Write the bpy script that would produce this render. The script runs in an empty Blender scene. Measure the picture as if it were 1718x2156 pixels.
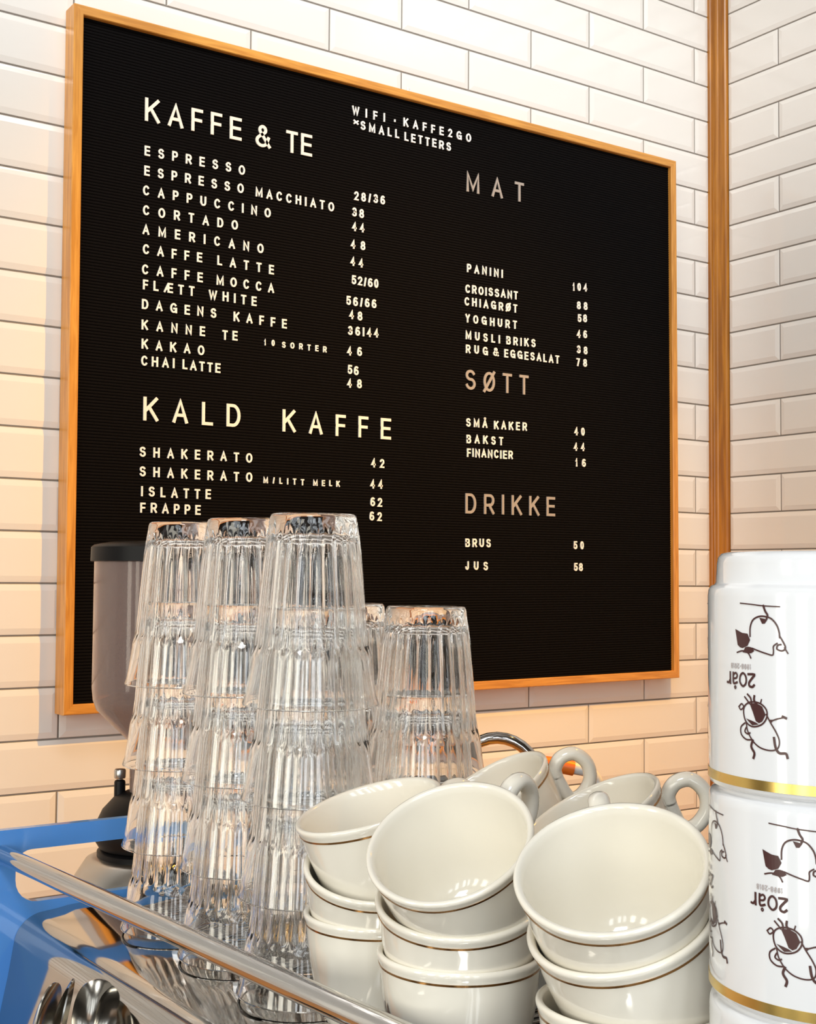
import bpy, bmesh, math, random
from mathutils import Vector, Matrix

random.seed(7)
SC = bpy.context.scene
COL = SC.collection
PI = math.pi

# ---------------------------------------------------------------- camera
CAM_LOC = Vector((-2.0444, -1.8793, 1.6812))
CF = Vector((0.57118, 0.81923, 0.05098))
_yaw, _roll = 0.6089, 0.0081
_r = Vector((math.cos(_yaw), -math.sin(_yaw), 0.0))
_u = _r.cross(CF)
CR = _r * math.cos(_roll) + _u * math.sin(_roll)
CU = -_r * math.sin(_roll) + _u * math.cos(_roll)
cam_data = bpy.data.cameras.new('camera')
cam_data.sensor_width = 36.0
cam_data.lens = 36.0 * 2726.84 / 2156.0
cam_data.clip_start = 0.02
cam = bpy.data.objects.new('camera', cam_data)
COL.objects.link(cam)
m = Matrix((CR, CU, -CF)).transposed().to_4x4()
m.translation = CAM_LOC
cam.matrix_world = m
SC.camera = cam

# ---------------------------------------------------------------- view, world, lights
SC.view_settings.view_transform = 'Standard'
SC.view_settings.look = 'None'
SC.view_settings.gamma = 1.0
SC.view_settings.use_curve_mapping = False
SC.view_settings.exposure = 0.13
SC.cycles.max_bounces = 24
SC.cycles.transmission_bounces = 24
SC.cycles.glossy_bounces = 10
SC.cycles.diffuse_bounces = 5
SC.cycles.transparent_max_bounces = 24
SC.cycles.caustics_refractive = True
SC.cycles.caustics_reflective = False
SC.cycles.sample_clamp_indirect = 10.0
SC.cycles.blur_glossy = 0.5

world = bpy.data.worlds.new('daylight')
SC.world = world
world.use_nodes = True
bg = world.node_tree.nodes['Background']
bg.inputs[0].default_value = (0.80, 0.90, 1.0, 1)
bg.inputs[1].default_value = 0.25


def area(name, loc, target, sx, sy, power, color, spread=PI):
    d = bpy.data.lights.new(name, 'AREA')
    d.shape = 'RECTANGLE'
    d.size, d.size_y = sx, sy
    d.energy = power
    d.color = color
    d.spread = spread
    o = bpy.data.objects.new(name, d)
    COL.objects.link(o)
    o.location = loc
    o.rotation_euler = (Vector(target) - Vector(loc)).to_track_quat('-Z', 'Y').to_euler()
    return o


WIN_F, WIN_S = 6.6, 13.0
# warm spotlight on the ceiling track above the bar
sp = bpy.data.lights.new('track_spotlight', 'SPOT')
sp.energy = 152
sp.color = (1.0, 0.465, 0.02)
sp.spot_size = math.radians(80)
sp.spot_blend = 0.9
sp.shadow_soft_size = 0.012
spo = bpy.data.objects.new('track_spotlight', sp)
COL.objects.link(spo)
spo.location = (-0.552, -1.305, 3.10)
spo.rotation_euler = (Vector((-0.98, -0.18, 1.02)) - spo.location).to_track_quat('-Z', 'Y').to_euler()

# neutral ceiling strip washing the upper wall
area('ceiling_strip_light', (-1.15, -1.25, 3.55), (-0.75, 0.0, 2.62), 2.3, 0.25, 8.6, (1.0, 0.975, 0.94), math.radians(76))
# daylight through the street windows (behind and beside the photographer)
for wx in (-3.84, -3.33, -2.70, -2.20):
    area('window_daylight_front', (wx, -3.34, 1.95), (wx, 0.0, 1.75), 0.26, 1.7, WIN_F, (0.88, 0.945, 1.0))
for wy in (-2.72, -1.95, -1.14):
    area('window_daylight_side', (-4.02, wy, 1.95), (0.0, wy + .3, 1.75), 0.36, 1.8, WIN_S, (1.0, 0.945, 0.80))
# unseen fill lamp added to brighten the cups, aimed at the machine top
area('cup_fill_light', (-2.55, -2.25, 2.9), (-1.62, -1.38, 1.47), 0.45, 0.45, 2.2, (0.95, 0.98, 1.0), math.radians(75))

# ---------------------------------------------------------------- materials
MATS = {}


def principled(name, color, rough=0.5, metal=0.0, spec=0.5, trans=0.0, ior=1.5, coat=0.0):
    if name in MATS:
        return MATS[name]
    mt = bpy.data.materials.new(name)
    mt.use_nodes = True
    b = mt.node_tree.nodes['Principled BSDF']
    b.inputs['Base Color'].default_value = (*color, 1)
    b.inputs['Roughness'].default_value = rough
    b.inputs['Metallic'].default_value = metal
    b.inputs['Specular IOR Level'].default_value = spec
    b.inputs['Transmission Weight'].default_value = trans
    b.inputs['IOR'].default_value = ior
    b.inputs['Coat Weight'].default_value = coat
    b.inputs['Coat Roughness'].default_value = 0.03
    MATS[name] = mt
    return mt


def nodes_of(mt):
    nt = mt.node_tree
    return nt, nt.nodes['Principled BSDF']


def add_bump(mt, scale, strength, dist=0.001, detail=2.0, stretch=None):
    nt, b = nodes_of(mt)
    tc = nt.nodes.new('ShaderNodeTexCoord')
    mp = nt.nodes.new('ShaderNodeMapping')
    if stretch:
        mp.inputs['Scale'].default_value = stretch
    nz = nt.nodes.new('ShaderNodeTexNoise')
    nz.inputs['Scale'].default_value = scale
    nz.inputs['Detail'].default_value = detail
    bp = nt.nodes.new('ShaderNodeBump')
    bp.inputs['Strength'].default_value = strength
    bp.inputs['Distance'].default_value = dist
    nt.links.new(tc.outputs['Object'], mp.inputs['Vector'])
    nt.links.new(mp.outputs[0], nz.inputs['Vector'])
    nt.links.new(nz.outputs['Fac'], bp.inputs['Height'])
    nt.links.new(bp.outputs[0], b.inputs['Normal'])


def noise_color(mt, c1, c2, scale, stretch=(1, 1, 1), detail=4.0, lo=0.35, hi=0.65, distort=0.0):
    nt, b = nodes_of(mt)
    tc = nt.nodes.new('ShaderNodeTexCoord')
    mp = nt.nodes.new('ShaderNodeMapping')
    mp.inputs['Scale'].default_value = stretch
    nz = nt.nodes.new('ShaderNodeTexNoise')
    nz.inputs['Scale'].default_value = scale
    nz.inputs['Detail'].default_value = detail
    nz.inputs['Distortion'].default_value = distort
    cr = nt.nodes.new('ShaderNodeValToRGB')
    cr.color_ramp.elements[0].position = lo
    cr.color_ramp.elements[0].color = (*c1, 1)
    cr.color_ramp.elements[1].position = hi
    cr.color_ramp.elements[1].color = (*c2, 1)
    nt.links.new(tc.outputs['Object'], mp.inputs['Vector'])
    nt.links.new(mp.outputs[0], nz.inputs['Vector'])
    nt.links.new(nz.outputs['Fac'], cr.inputs['Fac'])
    nt.links.new(cr.outputs['Color'], b.inputs['Base Color'])


M_TILE = principled('white_glazed_tile', (0.84, 0.825, 0.80), 0.09)
add_bump(M_TILE, 9.0, 0.12, 0.002, 1.0)
M_GROUT = principled('grey_grout', (0.26, 0.235, 0.21), 0.9)
M_PLASTER = principled('white_plaster', (0.78, 0.77, 0.75), 0.8)
add_bump(M_PLASTER, 60, 0.1)
M_DARKWALL = principled('dark_painted_plaster', (0.10, 0.085, 0.075), 0.6)
M_CEIL = principled('ceiling_paint', (0.35, 0.335, 0.32), 0.85)
M_FLOOR = principled('concrete_floor', (0.30, 0.28, 0.26), 0.5)
noise_color(M_FLOOR, (0.24, 0.225, 0.21), (0.36, 0.335, 0.31), 3.0)


def wood(name, c1, c2, stretch, scale=14.0, rough=0.38, coat=0.25):
    mt = principled(name, c1, rough, coat=coat)
    mt.node_tree.nodes['Principled BSDF'].inputs['Coat Roughness'].default_value = 0.3
    noise_color(mt, c1, c2, scale, stretch, 5.0, 0.36, 0.66, 0.6)
    return mt


OAK1, OAK2 = (0.55, 0.225, 0.035), (0.76, 0.36, 0.07)
M_OAK_V = wood('oiled_oak_upright', OAK1, OAK2, (14, 14, 0.9))
M_OAK_H = wood('oiled_oak_level', OAK1, OAK2, (0.9, 14, 14))
M_TRIM = wood('varnished_corner_wood', (0.28, 0.095, 0.006), (0.48, 0.19, 0.014), (13, 13, 0.7), 7.0)
M_COUNTER = wood('oiled_counter_wood', (0.50, 0.23, 0.07), (0.66, 0.34, 0.12), (1.0, 12, 12), 6.0, 0.4, 0.0)
M_FELT = principled('black_felt', (0.0032, 0.0026, 0.0028), 0.85, spec=0.08)
add_bump(M_FELT, 900, 0.25, 0.0005)
M_LETTER = principled('white_plastic_letter', (0.90, 0.90, 0.90), 0.35)
M_LETTER_BIG = principled('cream_plastic_letter', (0.88, 0.85, 0.80), 0.35)
M_LETTER_GREY = principled('grey_heading_letter', (0.36, 0.33, 0.31), 0.4)  # right-column headings, set greyer than the cream left-column ones
M_STEEL = principled('polished_steel', (0.52, 0.50, 0.47), 0.06, 1.0)
M_CHROME = principled('chrome', (0.58, 0.57, 0.56), 0.05, 1.0)
M_SPOON = principled('spoon_steel', (0.52, 0.50, 0.46), 0.16, 1.0)
M_BRUSHED = principled('satin_steel', (0.50, 0.49, 0.47), 0.3, 1.0)
M_BLUE = principled('blue_enamel', (0.075, 0.285, 0.80), 0.25, coat=0.5)
M_BLACK = principled('black_plastic', (0.004, 0.004, 0.005), 0.45, spec=0.2)
M_DARK = principled('dark_tray', (0.02, 0.02, 0.022), 0.35)
M_GLASS = principled('clear_glass', (0.985, 0.99, 0.99), 0.0, trans=1.0, ior=1.48)
M_CUP = principled('cream_porcelain', (0.80, 0.765, 0.68), 0.12, coat=0.6)
M_GOLD = principled('gold_band', (0.40, 0.21, 0.075), 0.18, 1.0)
M_MUG = principled('white_porcelain', (0.71, 0.725, 0.755), 0.10, coat=0.6)
M_MUGGOLD = principled('bright_gold_band', (0.78, 0.56, 0.18), 0.25, 1.0)
M_PRINT = principled('brown_print', (0.055, 0.018, 0.018), 0.3)
M_PRINT_FAINT = principled('faded_brown_print', (0.42, 0.38, 0.38), 0.3)
M_WHITE = principled('white_plastic', (0.82, 0.80, 0.76), 0.35)
M_ORANGE = principled('orange_plastic', (0.95, 0.20, 0.02), 0.4)
M_BEAN = principled('coffee_beans', (0.035, 0.015, 0.008), 0.45)
add_bump(M_BEAN, 130, 1.0, 0.004)

M_SMOKE = principled('smoked_plastic', (0.60, 0.47, 0.43), 0.07, trans=0.72, ior=1.3)

# ---------------------------------------------------------------- helpers


def link(name, bm, mat, parent=None, smooth=False, angle=None):
    bmesh.ops.recalc_face_normals(bm, faces=bm.faces)
    me = bpy.data.meshes.new(name)
    bm.to_mesh(me)
    bm.free()
    if isinstance(mat, (list, tuple)):
        for x in mat:
            me.materials.append(x)
    else:
        me.materials.append(mat)
    if smooth:
        me.polygons.foreach_set('use_smooth', [True] * len(me.polygons))
        me.set_sharp_from_angle(angle=math.radians(angle or 40))
    o = bpy.data.objects.new(name, me)
    COL.objects.link(o)
    if parent is not None:
        o.parent = parent
    return o


def tag(o, label, cat, group=None):
    o['label'] = label
    o['category'] = cat
    if group:
        o['group'] = group
    return o


def thing(name, label, cat, loc=(0, 0, 0), group=None):
    o = bpy.data.objects.new(name, None)
    COL.objects.link(o)
    o.location = loc
    o.empty_display_size = 0.02
    return tag(o, label, cat, group)


def struct(name, bm, mat):
    o = link(name, bm, mat)
    o['kind'] = 'structure'
    return o


def box(bm, x0, x1, y0, y1, z0, z1, mi=0):
    v = [bm.verts.new((x, y, z)) for x in (x0, x1) for y in (y0, y1) for z in (z0, z1)]
    for f in ((0, 1, 3, 2), (4, 6, 7, 5), (0, 4, 5, 1), (2, 3, 7, 6), (0, 2, 6, 4), (1, 5, 7, 3)):
        bm.faces.new([v[i] for i in f]).material_index = mi
    return v


def rbox(x0, x1, y0, y1, z0, z1, r=0.004, seg=3):
    bm = bmesh.new()
    box(bm, x0, x1, y0, y1, z0, z1)
    bmesh.ops.bevel(bm, geom=bm.edges[:], offset=r, segments=seg, affect='EDGES', profile=0.5)
    return bm


def lathe(bm, prof, n=64, rmod=None, closed=False, zc=0.0, ox=0.0, oy=0.0):
    """prof: list of (r, z). r == 0 ends become single points."""
    rings = []
    for i, (r, z) in enumerate(prof):
        if r < 1e-7:
            rings.append([bm.verts.new((ox, oy, z + zc))])
        else:
            ring = []
            for k in range(n):
                a = 2 * PI * k / n
                rr = r if rmod is None else rmod(r, z, a, i)
                ring.append(bm.verts.new((ox + rr * math.cos(a), oy + rr * math.sin(a), z + zc)))
            rings.append(ring)
    pairs = list(zip(rings[:-1], rings[1:]))
    if closed:
        pairs.append((rings[-1], rings[0]))
    for A, B in pairs:
        if len(A) == 1 and len(B) == 1:
            continue
        for k in range(n):
            k2 = (k + 1) % n
            if len(A) == 1:
                bm.faces.new((A[0], B[k], B[k2]))
            elif len(B) == 1:
                bm.faces.new((A[k], A[k2], B[0]))
            else:
                bm.faces.new((A[k], A[k2], B[k2], B[k]))
    return bm


def smooth_path(pts, n=8, closed=False):
    P = [Vector(p) for p in pts]
    out = []
    N = len(P)
    segs = N if closed else N - 1
    for i in range(segs):
        p1, p2 = P[i % N], P[(i + 1) % N]
        p0 = P[(i - 1) % N] if (closed or i > 0) else p1
        p3 = P[(i + 2) % N] if (closed or i + 2 < N) else p2
        for k in range(n):
            t = k / n
            out.append(0.5 * ((2 * p1) + (p2 - p0) * t + (2 * p0 - 5 * p1 + 4 * p2 - p3) * t * t + (3 * p1 - p0 - 3 * p2 + p3) * t ** 3))
    if not closed:
        out.append(P[-1])
    return out


def tube(bm, path, rad, n=14, caps=True):
    """sweep an ellipse (ra along the frame normal, rb along the binormal) down a path"""
    P = [Vector(p) for p in path]
    rings = []
    prev = None
    for i, p in enumerate(P):
        t = (P[min(i + 1, len(P) - 1)] - P[max(i - 1, 0)]).normalized()
        if prev is None:
            a = Vector((0, 0, 1)) if abs(t.z) < 0.9 else Vector((1, 0, 0))
            nrm = (a - t * a.dot(t)).normalized()
        else:
            nrm = (prev - t * prev.dot(t)).normalized()
        prev = nrm
        bn = t.cross(nrm)
        r = rad(i / (len(P) - 1)) if callable(rad) else rad
        ra, rb = r if isinstance(r, tuple) else (r, r)
        rings.append([bm.verts.new(p + nrm * ra * math.cos(2 * PI * k / n) + bn * rb * math.sin(2 * PI * k / n)) for k in range(n)])
    for A, B in zip(rings[:-1], rings[1:]):
        for k in range(n):
            bm.faces.new((A[k], A[(k + 1) % n], B[(k + 1) % n], B[k]))
    if caps:
        bm.faces.new(rings[0])
        bm.faces.new(rings[-1])
    return bm


def extrude_profile(bm, prof, a, b, axis='y', closed=True, mi=0):
    """prof: 2D points; axis 'y': (x,z) swept from y=a to y=b; axis 'z': (x,y) swept in z"""
    def mk(p, t):
        return (p[0], t, p[1]) if axis == 'y' else ((p[0], p[1], t) if axis == 'z' else (t, p[0], p[1]))
    A = [bm.verts.new(mk(p, a)) for p in prof]
    B = [bm.verts.new(mk(p, b)) for p in prof]
    n = len(prof)
    for i in range(n if closed else n - 1):
        j = (i + 1) % n
        bm.faces.new((A[i], A[j], B[j], B[i])).material_index = mi
    if closed:
        bm.faces.new(A).material_index = mi
        bm.faces.new(B).material_index = mi


# ---------------------------------------------------------------- the room
XR = 0.066            # plane of the side wall
Z0 = 2.74             # height of one tile joint
TH, TW = 0.0765, 0.3028
GAP = 0.0026


def tile(bm, frame, s0, s1, z0, z1):
    """one bevelled tile; frame maps (s, depth, z) to the room"""
    s0 += GAP / 2; s1 -= GAP / 2; z0 += GAP / 2; z1 -= GAP / 2
    b = 0.0095
    if s1 - s0 < 0.004:
        return
    bs = min(b, (s1 - s0) * 0.45)
    tilt = [random.uniform(-0.00025, 0.00025) for _ in range(4)]
    lo = [(s0, 0.0003, z0), (s1, 0.0003, z0), (s1, 0.0003, z1), (s0, 0.0003, z1)]
    eg = [(s0 + .0006, 0.0016, z0 + .0006), (s1 - .0006, 0.0016, z0 + .0006), (s1 - .0006, 0.0016, z1 - .0006), (s0 + .0006, 0.0016, z1 - .0006)]
    hi = [(s0 + bs, 0.0034 + tilt[0], z0 + b), (s1 - bs, 0.0034 + tilt[1], z0 + b), (s1 - bs, 0.0034 + tilt[2], z1 - b), (s0 + bs, 0.0034 + tilt[3], z1 - b)]
    L, E, H = ([bm.verts.new(frame(*p)) for p in q] for q in (lo, eg, hi))
    for A, B in ((L, E), (E, H)):
        for i in range(4):
            bm.faces.new((A[i], A[(i + 1) % 4], B[(i + 1) % 4], B[i]))
    bm.faces.new(H)


def tiled(bm, frame, smin, smax, zmin, zmax, joint_odd):
    k = -9
    while True:
        ztop = Z0 - k * TH
        zbot = ztop - TH
        if ztop < zmin:
            break
        if zbot <= zmax:
            off = joint_odd if k % 2 else joint_odd + TW / 2
            n = math.floor((smin - off) / TW)
            s = off + n * TW
            while s < smax:
                a, b = max(s, smin), min(s + TW, smax)
                if b - a > 0.006:
                    tile(bm, frame, a, b, max(zbot, zmin), min(ztop, zmax))
                s += TW
        k += 1


bm = bmesh.new()
tiled(bm, lambda s, d, z: (s, -d, z), -3.4, 0.0425, 0.98, 3.42, 0.0)
for f in bm.faces:
    f.material_index = 0
box(bm, -4.3, XR + 0.15, 0.0, 0.15, 0.0, 3.7, 1)
struct('wall_back', bm, [M_TILE, M_GROUT])

bm = bmesh.new()
tiled(bm, lambda s, d, z: (XR - d, s, z), -2.1, -0.0372, 0.98, 3.42, -0.1701)
for f in bm.faces:
    f.material_index = 0
box(bm, XR, XR + 0.15, -3.6, 0.0, 0.0, 3.7, 1)
wr = struct('wall_right', bm, [M_TILE, M_GROUT])

# street-side walls with window openings
bm = bmesh.new()
for x0, x1, z0, z1 in ((-4.3, -4.1, 0, 3.7), (-1.93, XR + .15, 0, 3.7), (-4.1, -1.93, 0, 0.85), (-4.1, -1.93, 2.95, 3.7), (-3.06, -2.94, .85, 2.95)):
    box(bm, x0, x1, -3.60, -3.45, z0, z1)
struct('wall_front', bm, M_DARKWALL)
bm = bmesh.new()
for y0, y1, z0, z1 in ((-3.6, -3.1, 0, 3.7), (-0.7, 0.15, 0, 3.7), (-3.1, -0.7, 0, 0.85), (-3.1, -0.7, 2.95, 3.7)):
    box(bm, -4.3, -4.15, y0, y1, z0, z1)
struct('wall_left', bm, M_DARKWALL)
bm = bmesh.new(); box(bm, -4.3, .25, -3.6, .15, -0.1, 0.0); struct('floor', bm, M_FLOOR)
bm = bmesh.new(); box(bm, -4.3, .25, -3.6, .15, 3.7, 3.8); struct('ceiling', bm, M_CEIL)
wi = 1
M_FRAMEW = principled('white_window_paint', (0.75, 0.75, 0.74), 0.4)
for (x0, x1) in ((-4.1, -3.06), (-2.94, -1.93)):
    bm = bmesh.new()
    for a in (x0, x1 - .06, (x0 + x1) / 2 - .025):
        box(bm, a, a + (.05 if a != x0 and a != x1 - .06 else .06), -3.56, -3.50, .85, 2.95)
    for z in (.85, 2.89, 2.25):
        box(bm, x0, x1, -3.555, -3.505, z, z + .06)
    struct('window_%d' % wi, bm, M_FRAMEW)
    wi += 1
bm = bmesh.new()
for a in (-3.1, -2.35, -1.55, -0.76):
    box(bm, -4.26, -4.20, a, a + .06, .85, 2.95)
for z in (.85, 2.89, 2.25):
    box(bm, -4.255, -4.205, -3.1, -0.7, z, z + .06)
struct('window_%d' % wi, bm, M_FRAMEW)

# corner moulding
bm = bmesh.new()
prof = [(XR, 0.0), (0.0405, 0.0), (0.0405, -0.0075), (0.0425, -0.0095), (0.0462, -0.0098), (0.0478, -0.0125),
        (0.0492, -0.0170), (0.0510, -0.0195), (0.0532, -0.0205), (0.0540, -0.0240), (0.0548, -0.0300), (0.0562, -0.0345), (0.0590, -0.0368), (XR, -0.0372)]
extrude_profile(bm, prof, 0.96, 3.7, 'z')
tr = struct('trim_1', bm, M_TRIM)

# worktops (the wall counter and the bar the coffee machine stands on)
bm = rbox(-3.6, XR - .001, -0.62, -0.006, 0.94, 0.98, 0.004)
tag(link('wall_worktop', bm, M_COUNTER, smooth=True), 'long oiled wooden worktop running along the tiled wall', 'worktop')
bm = rbox(-3.6, XR - .002, -0.58, -0.01, 0.0, 0.94, 0.003)
tag(link('wall_cabinet', bm, M_PLASTER), 'pale base cabinet under the long wooden worktop', 'cabinet')
bm = rbox(-1.98, -0.98, -2.35, -0.625, 0.94, 0.98, 0.004)
tag(link('bar_worktop', bm, M_COUNTER, smooth=True), 'wooden bar worktop under the blue coffee machine', 'worktop')
bm = rbox(-1.94, -1.02, -2.31, -0.63, 0.0, 0.94, 0.003)
tag(link('bar_cabinet', bm, M_PLASTER), 'pale base cabinet under the bar worktop', 'cabinet')

# ---------------------------------------------------------------- menu board
BX0, BX1, BZ0, BZ1 = -1.3728, -0.0932, 1.4812, 2.5385
FW, BD = 0.0150, 0.0400      # frame face width, depth from the wall
board = thing('menu_board', 'large black letter board in a honey coloured wooden frame on the tiled wall', 'menu board', ((BX0 + BX1) / 2, 0, (BZ0 + BZ1) / 2))
board.rotation_euler = (0, -0.0058, 0)
BC = board.location.copy()


def bpt(x, y, z):
    return (x - BC.x, y, z - BC.z)


def frame_rail(pts_outer, pts_inner, mat, name):
    """mitred rail: outer edge (2 pts), inner edge (2 pts) in the board plane"""
    bm = bmesh.new()
    c = 0.0012
    (o0, o1), (i0, i1) = pts_outer, pts_inner

    def lerp(a, b, t):
        return (a[0] + (b[0] - a[0]) * t, a[1] + (b[1] - a[1]) * t)
    t = c / FW
    secs = []
    for o, i in ((o0, i0), (o1, i1)):
        oc, ic = lerp(o, i, t), lerp(o, i, 1 - t)
        secs.append([bpt(o[0], -0.0045, o[1]), bpt(o[0], -BD + c, o[1]), bpt(oc[0], -BD, oc[1]), bpt(ic[0], -BD, ic[1]), bpt(i[0], -BD + c, i[1]), bpt(i[0], -0.0045, i[1])])
    A = [bm.verts.new(p) for p in secs[0]]
    B = [bm.verts.new(p) for p in secs[1]]
    n = len(A)
    for k in range(n):
        bm.faces.new((A[k], A[(k + 1) % n], B[(k + 1) % n], B[k]))
    bm.faces.new(A); bm.faces.new(B)
    return link(name, bm, mat, board)


oTL, oTR, oBR, oBL = (BX0, BZ1), (BX1, BZ1), (BX1, BZ0), (BX0, BZ0)
iTL, iTR, iBR, iBL = (BX0 + FW, BZ1 - FW), (BX1 - FW, BZ1 - FW), (BX1 - FW, BZ0 + FW), (BX0 + FW, BZ0 + FW)
frame_rail((oTL, oTR), (iTL, iTR), M_OAK_H, 'frame_rail')
frame_rail((oBL, oBR), (iBL, iBR), M_OAK_H, 'frame_rail')
frame_rail((oTL, oBL), (iTL, iBL), M_OAK_V, 'frame_rail')
frame_rail((oTR, oBR), (iTR, iBR), M_OAK_V, 'frame_rail')

# ribbed felt
FY = -0.0315
bm = bmesh.new()
x0, x1 = BX0 + FW - .001, BX1 - FW + .001
z = BZ0 + FW - .001
pitch = 0.0047
rows = []
while z < BZ1 - FW + .001:
    for dz, dy in ((0.0, 0.0014), (0.0006, 0.0005), (0.0016, 0.0), (0.0031, 0.0), (0.0041, 0.0005)):
        rows.append((z + dz, FY + dy))
    z += pitch
prev = None
for (zz, yy) in rows:
    cur = (bm.verts.new(bpt(x0, yy, zz)), bm.verts.new(bpt(x1, yy, zz)))
    if prev:
        bm.faces.new((prev[0], prev[1], cur[1], cur[0]))
    prev = cur
link('felt_panel', bm, M_FELT, board)
bm = bmesh.new()
box(bm, *[v for v in (x0 - BC.x, x1 - BC.x, FY + .002, -0.006, BZ0 + FW - BC.z, BZ1 - FW - BC.z)])
link('backing_board', bm, M_DARK, board)
bm = bmesh.new()
for dx in (-0.0035, 0.0035):
    tube(bm, [bpt(-0.748 + dx, -0.018, BZ1 - .003), bpt(-0.748 + dx * .8, -0.016, BZ1 + .016)], 0.0009, 8)
link('hanger', bm, M_BRUSHED, board)

# --- stroke letters


def arc(cx, cy, rx, ry, a0, a1, n=10):
    return [(cx + rx * math.cos(math.radians(a0 + (a1 - a0) * k / n)), cy + ry * math.sin(math.radians(a0 + (a1 - a0) * k / n))) for k in range(n + 1)]


O_ = (arc(.5, .5, .5, .5, 0, 360, 28)[:-1], True)
S_ = (arc(.49, .76, .45, .24, 28, 180, 10) + arc(.49, .76, .45, .24, 180, 258, 5)[1:] + arc(.51, .265, .49, .265, 78, 0, 5) + arc(.51, .265, .49, .265, 0, -158, 11)[1:], False)
A_ = [([(0, 0), (.5, 1), (1, 0)], False), ([(.19, .31), (.81, .31)], False)]
E_ = [([(1, 1), (0, 1), (0, 0), (1, 0)], False), ([(0, .52), (.92, .52)], False)]
P_ = ([(0, .44), (.58, .44)] + arc(.6, .72, .4, .28, -90, 90, 9) + [(.58, 1), (0, 1)], False)
GL = {
    'A': (.76, A_), 'Å': (.76, A_ + [(arc(.5, 1.22, .1, .075, 0, 360, 10)[:-1], True)]),
    'B': (.70, [([(0, 0), (0, 1), (.55, 1)] + arc(.58, .76, .34, .24, 90, -90, 8) + [(0, .52)], False), ([(.55, .52)] + arc(.6, .26, .4, .26, 90, -90, 8) + [(0, 0)], False)]),
    'C': (.74, [(arc(.52, .5, .5, .5, 42, 318, 20), False)]),
    'D': (.72, [([(0, 0), (0, 1), (.42, 1)] + arc(.45, .5, .55, .5, 90, -90, 14) + [(.42, 0)], True)]),
    'E': (.62, E_), 'F': (.58, [([(1, 1), (0, 1), (0, 0)], False), ([(0, .5), (.9, .5)], False)]),
    'G': (.80, [(arc(.5, .5, .5, .5, 45, 340, 20) + [(.985, .44), (.56, .44)], False), ([(.985, .46), (.985, 0.0)], False)]),
    'H': (.72, [([(0, 0), (0, 1)], False), ([(1, 0), (1, 1)], False), ([(0, .52), (1, .52)], False)]),
    'I': (.0, [([(.5, 0), (.5, 1)], False)]), '|': (.0, [([(.5, 0), (.5, 1)], False)]),
    'J': (.52, [([(1, 1), (1, .3)] + arc(.5, .28, .5, .28, 0, -180, 10), False)]),
    'K': (.72, [([(0, 0), (0, 1)], False), ([(.95, 1), (.04, .4)], False), ([(.34, .6), (1, 0)], False)]),
    'L': (.56, [([(0, 1), (0, 0), (1, 0)], False)]),
    'M': (.86, [([(0, 0), (0, 1), (.5, .12), (1, 1), (1, 0)], False)]),
    'N': (.72, [([(0, 0), (0, 1), (1, 0), (1, 1)], False)]),
    'O': (.78, [O_]), 'Ø': (.78, [O_, ([(-.02, -.06), (1.02, 1.06)], False)]),
    'P': (.66, [([(0, 0), (0, 1)], False), P_]),
    'R': (.70, [([(0, 0), (0, 1)], False), P_, ([(.5, .44), (1, 0)], False)]),
    'S': (.68, [S_]), 'T': (.64, [([(0, 1), (1, 1)], False), ([(.5, 1), (.5, 0)], False)]),
    'U': (.70, [([(0, 1), (0, .36)] + arc(.5, .36, .5, .36, 180, 360, 12) + [(1, 1)], False)]),
    'W': (1.0, [([(0, 1), (.25, 0), (.5, .9), (.75, 0), (1, 1)], False)]),
    'Y': (.70, [([(0, 1), (.5, .44), (1, 1)], False), ([(.5, .46), (.5, 0)], False)]),
    'Æ': (1.05, [([(0, 0), (.48, 1), (1, 1)], False), ([(.5, 1), (.5, 0), (1, 0)], False), ([(.5, .52), (.95, .52)], False), ([(.16, .32), (.5, .32)], False)]),
    '0': (.58, [O_]), '1': (.30, [([(0, .72), (.7, 1), (.7, 0)], False)]),
    '2': (.62, [(arc(.5, .72, .48, .28, 165, -28, 10) + [(.02, 0), (1, 0)], False)]),
    '3': (.62, [(arc(.48, .75, .44, .25, 155, -85, 10) + arc(.48, .265, .52, .265, 85, -155, 12), False)]),
    '4': (.60, [([(.74, 0), (.74, 1), (0, .3), (1, .3)], False)]),
    '5': (.62, [([(.92, 1), (.14, 1), (.04, .50)] + arc(.48, .32, .52, .32, 118, -150, 12), False)]),
    '6': (.64, [(arc(.5, .29, .5, .29, 0, 360, 18)[:-1], True), ([(0, .30), (.03, .58), (.14, .84), (.36, .98), (.58, 1.0), (.84, .92)], False)]),
    '7': (.56, [([(0, 1), (1, 1), (.36, 0)], False)]),
    '8': (.64, [(arc(.5, .75, .42, .25, 0, 360, 16)[:-1], True), (arc(.5, .26, .5, .26, 0, 360, 16)[:-1], True)]),
    '9': (.58, [(arc(.5, .69, .46, .31, 0, 360, 16)[:-1], True), ([(.96, .67), (.9, .32), (.64, .04), (.38, 0.0), (.1, .16)], False)]),
    '/': (.34, [([(0, 0), (1, 1)], False)]),
    '&': (.74, [([(1, 0), (.26, .72)] + arc(.46, .82, .24, .18, 200, -40, 10) + [(.18, .46)] + arc(.4, .24, .4, .25, 150, 330, 10) + [(.92, .42)], False)]),
    '.': (.0, [([(.5, .34), (.5, .48)], False)]),
    '-': (.34, [([(0, .45), (1, .45)], False)]),
    '*': (.34, [([(.1, .62), (.9, 1.0)], False), ([(.1, 1.0), (.9, .62)], False)]),
}


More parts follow.
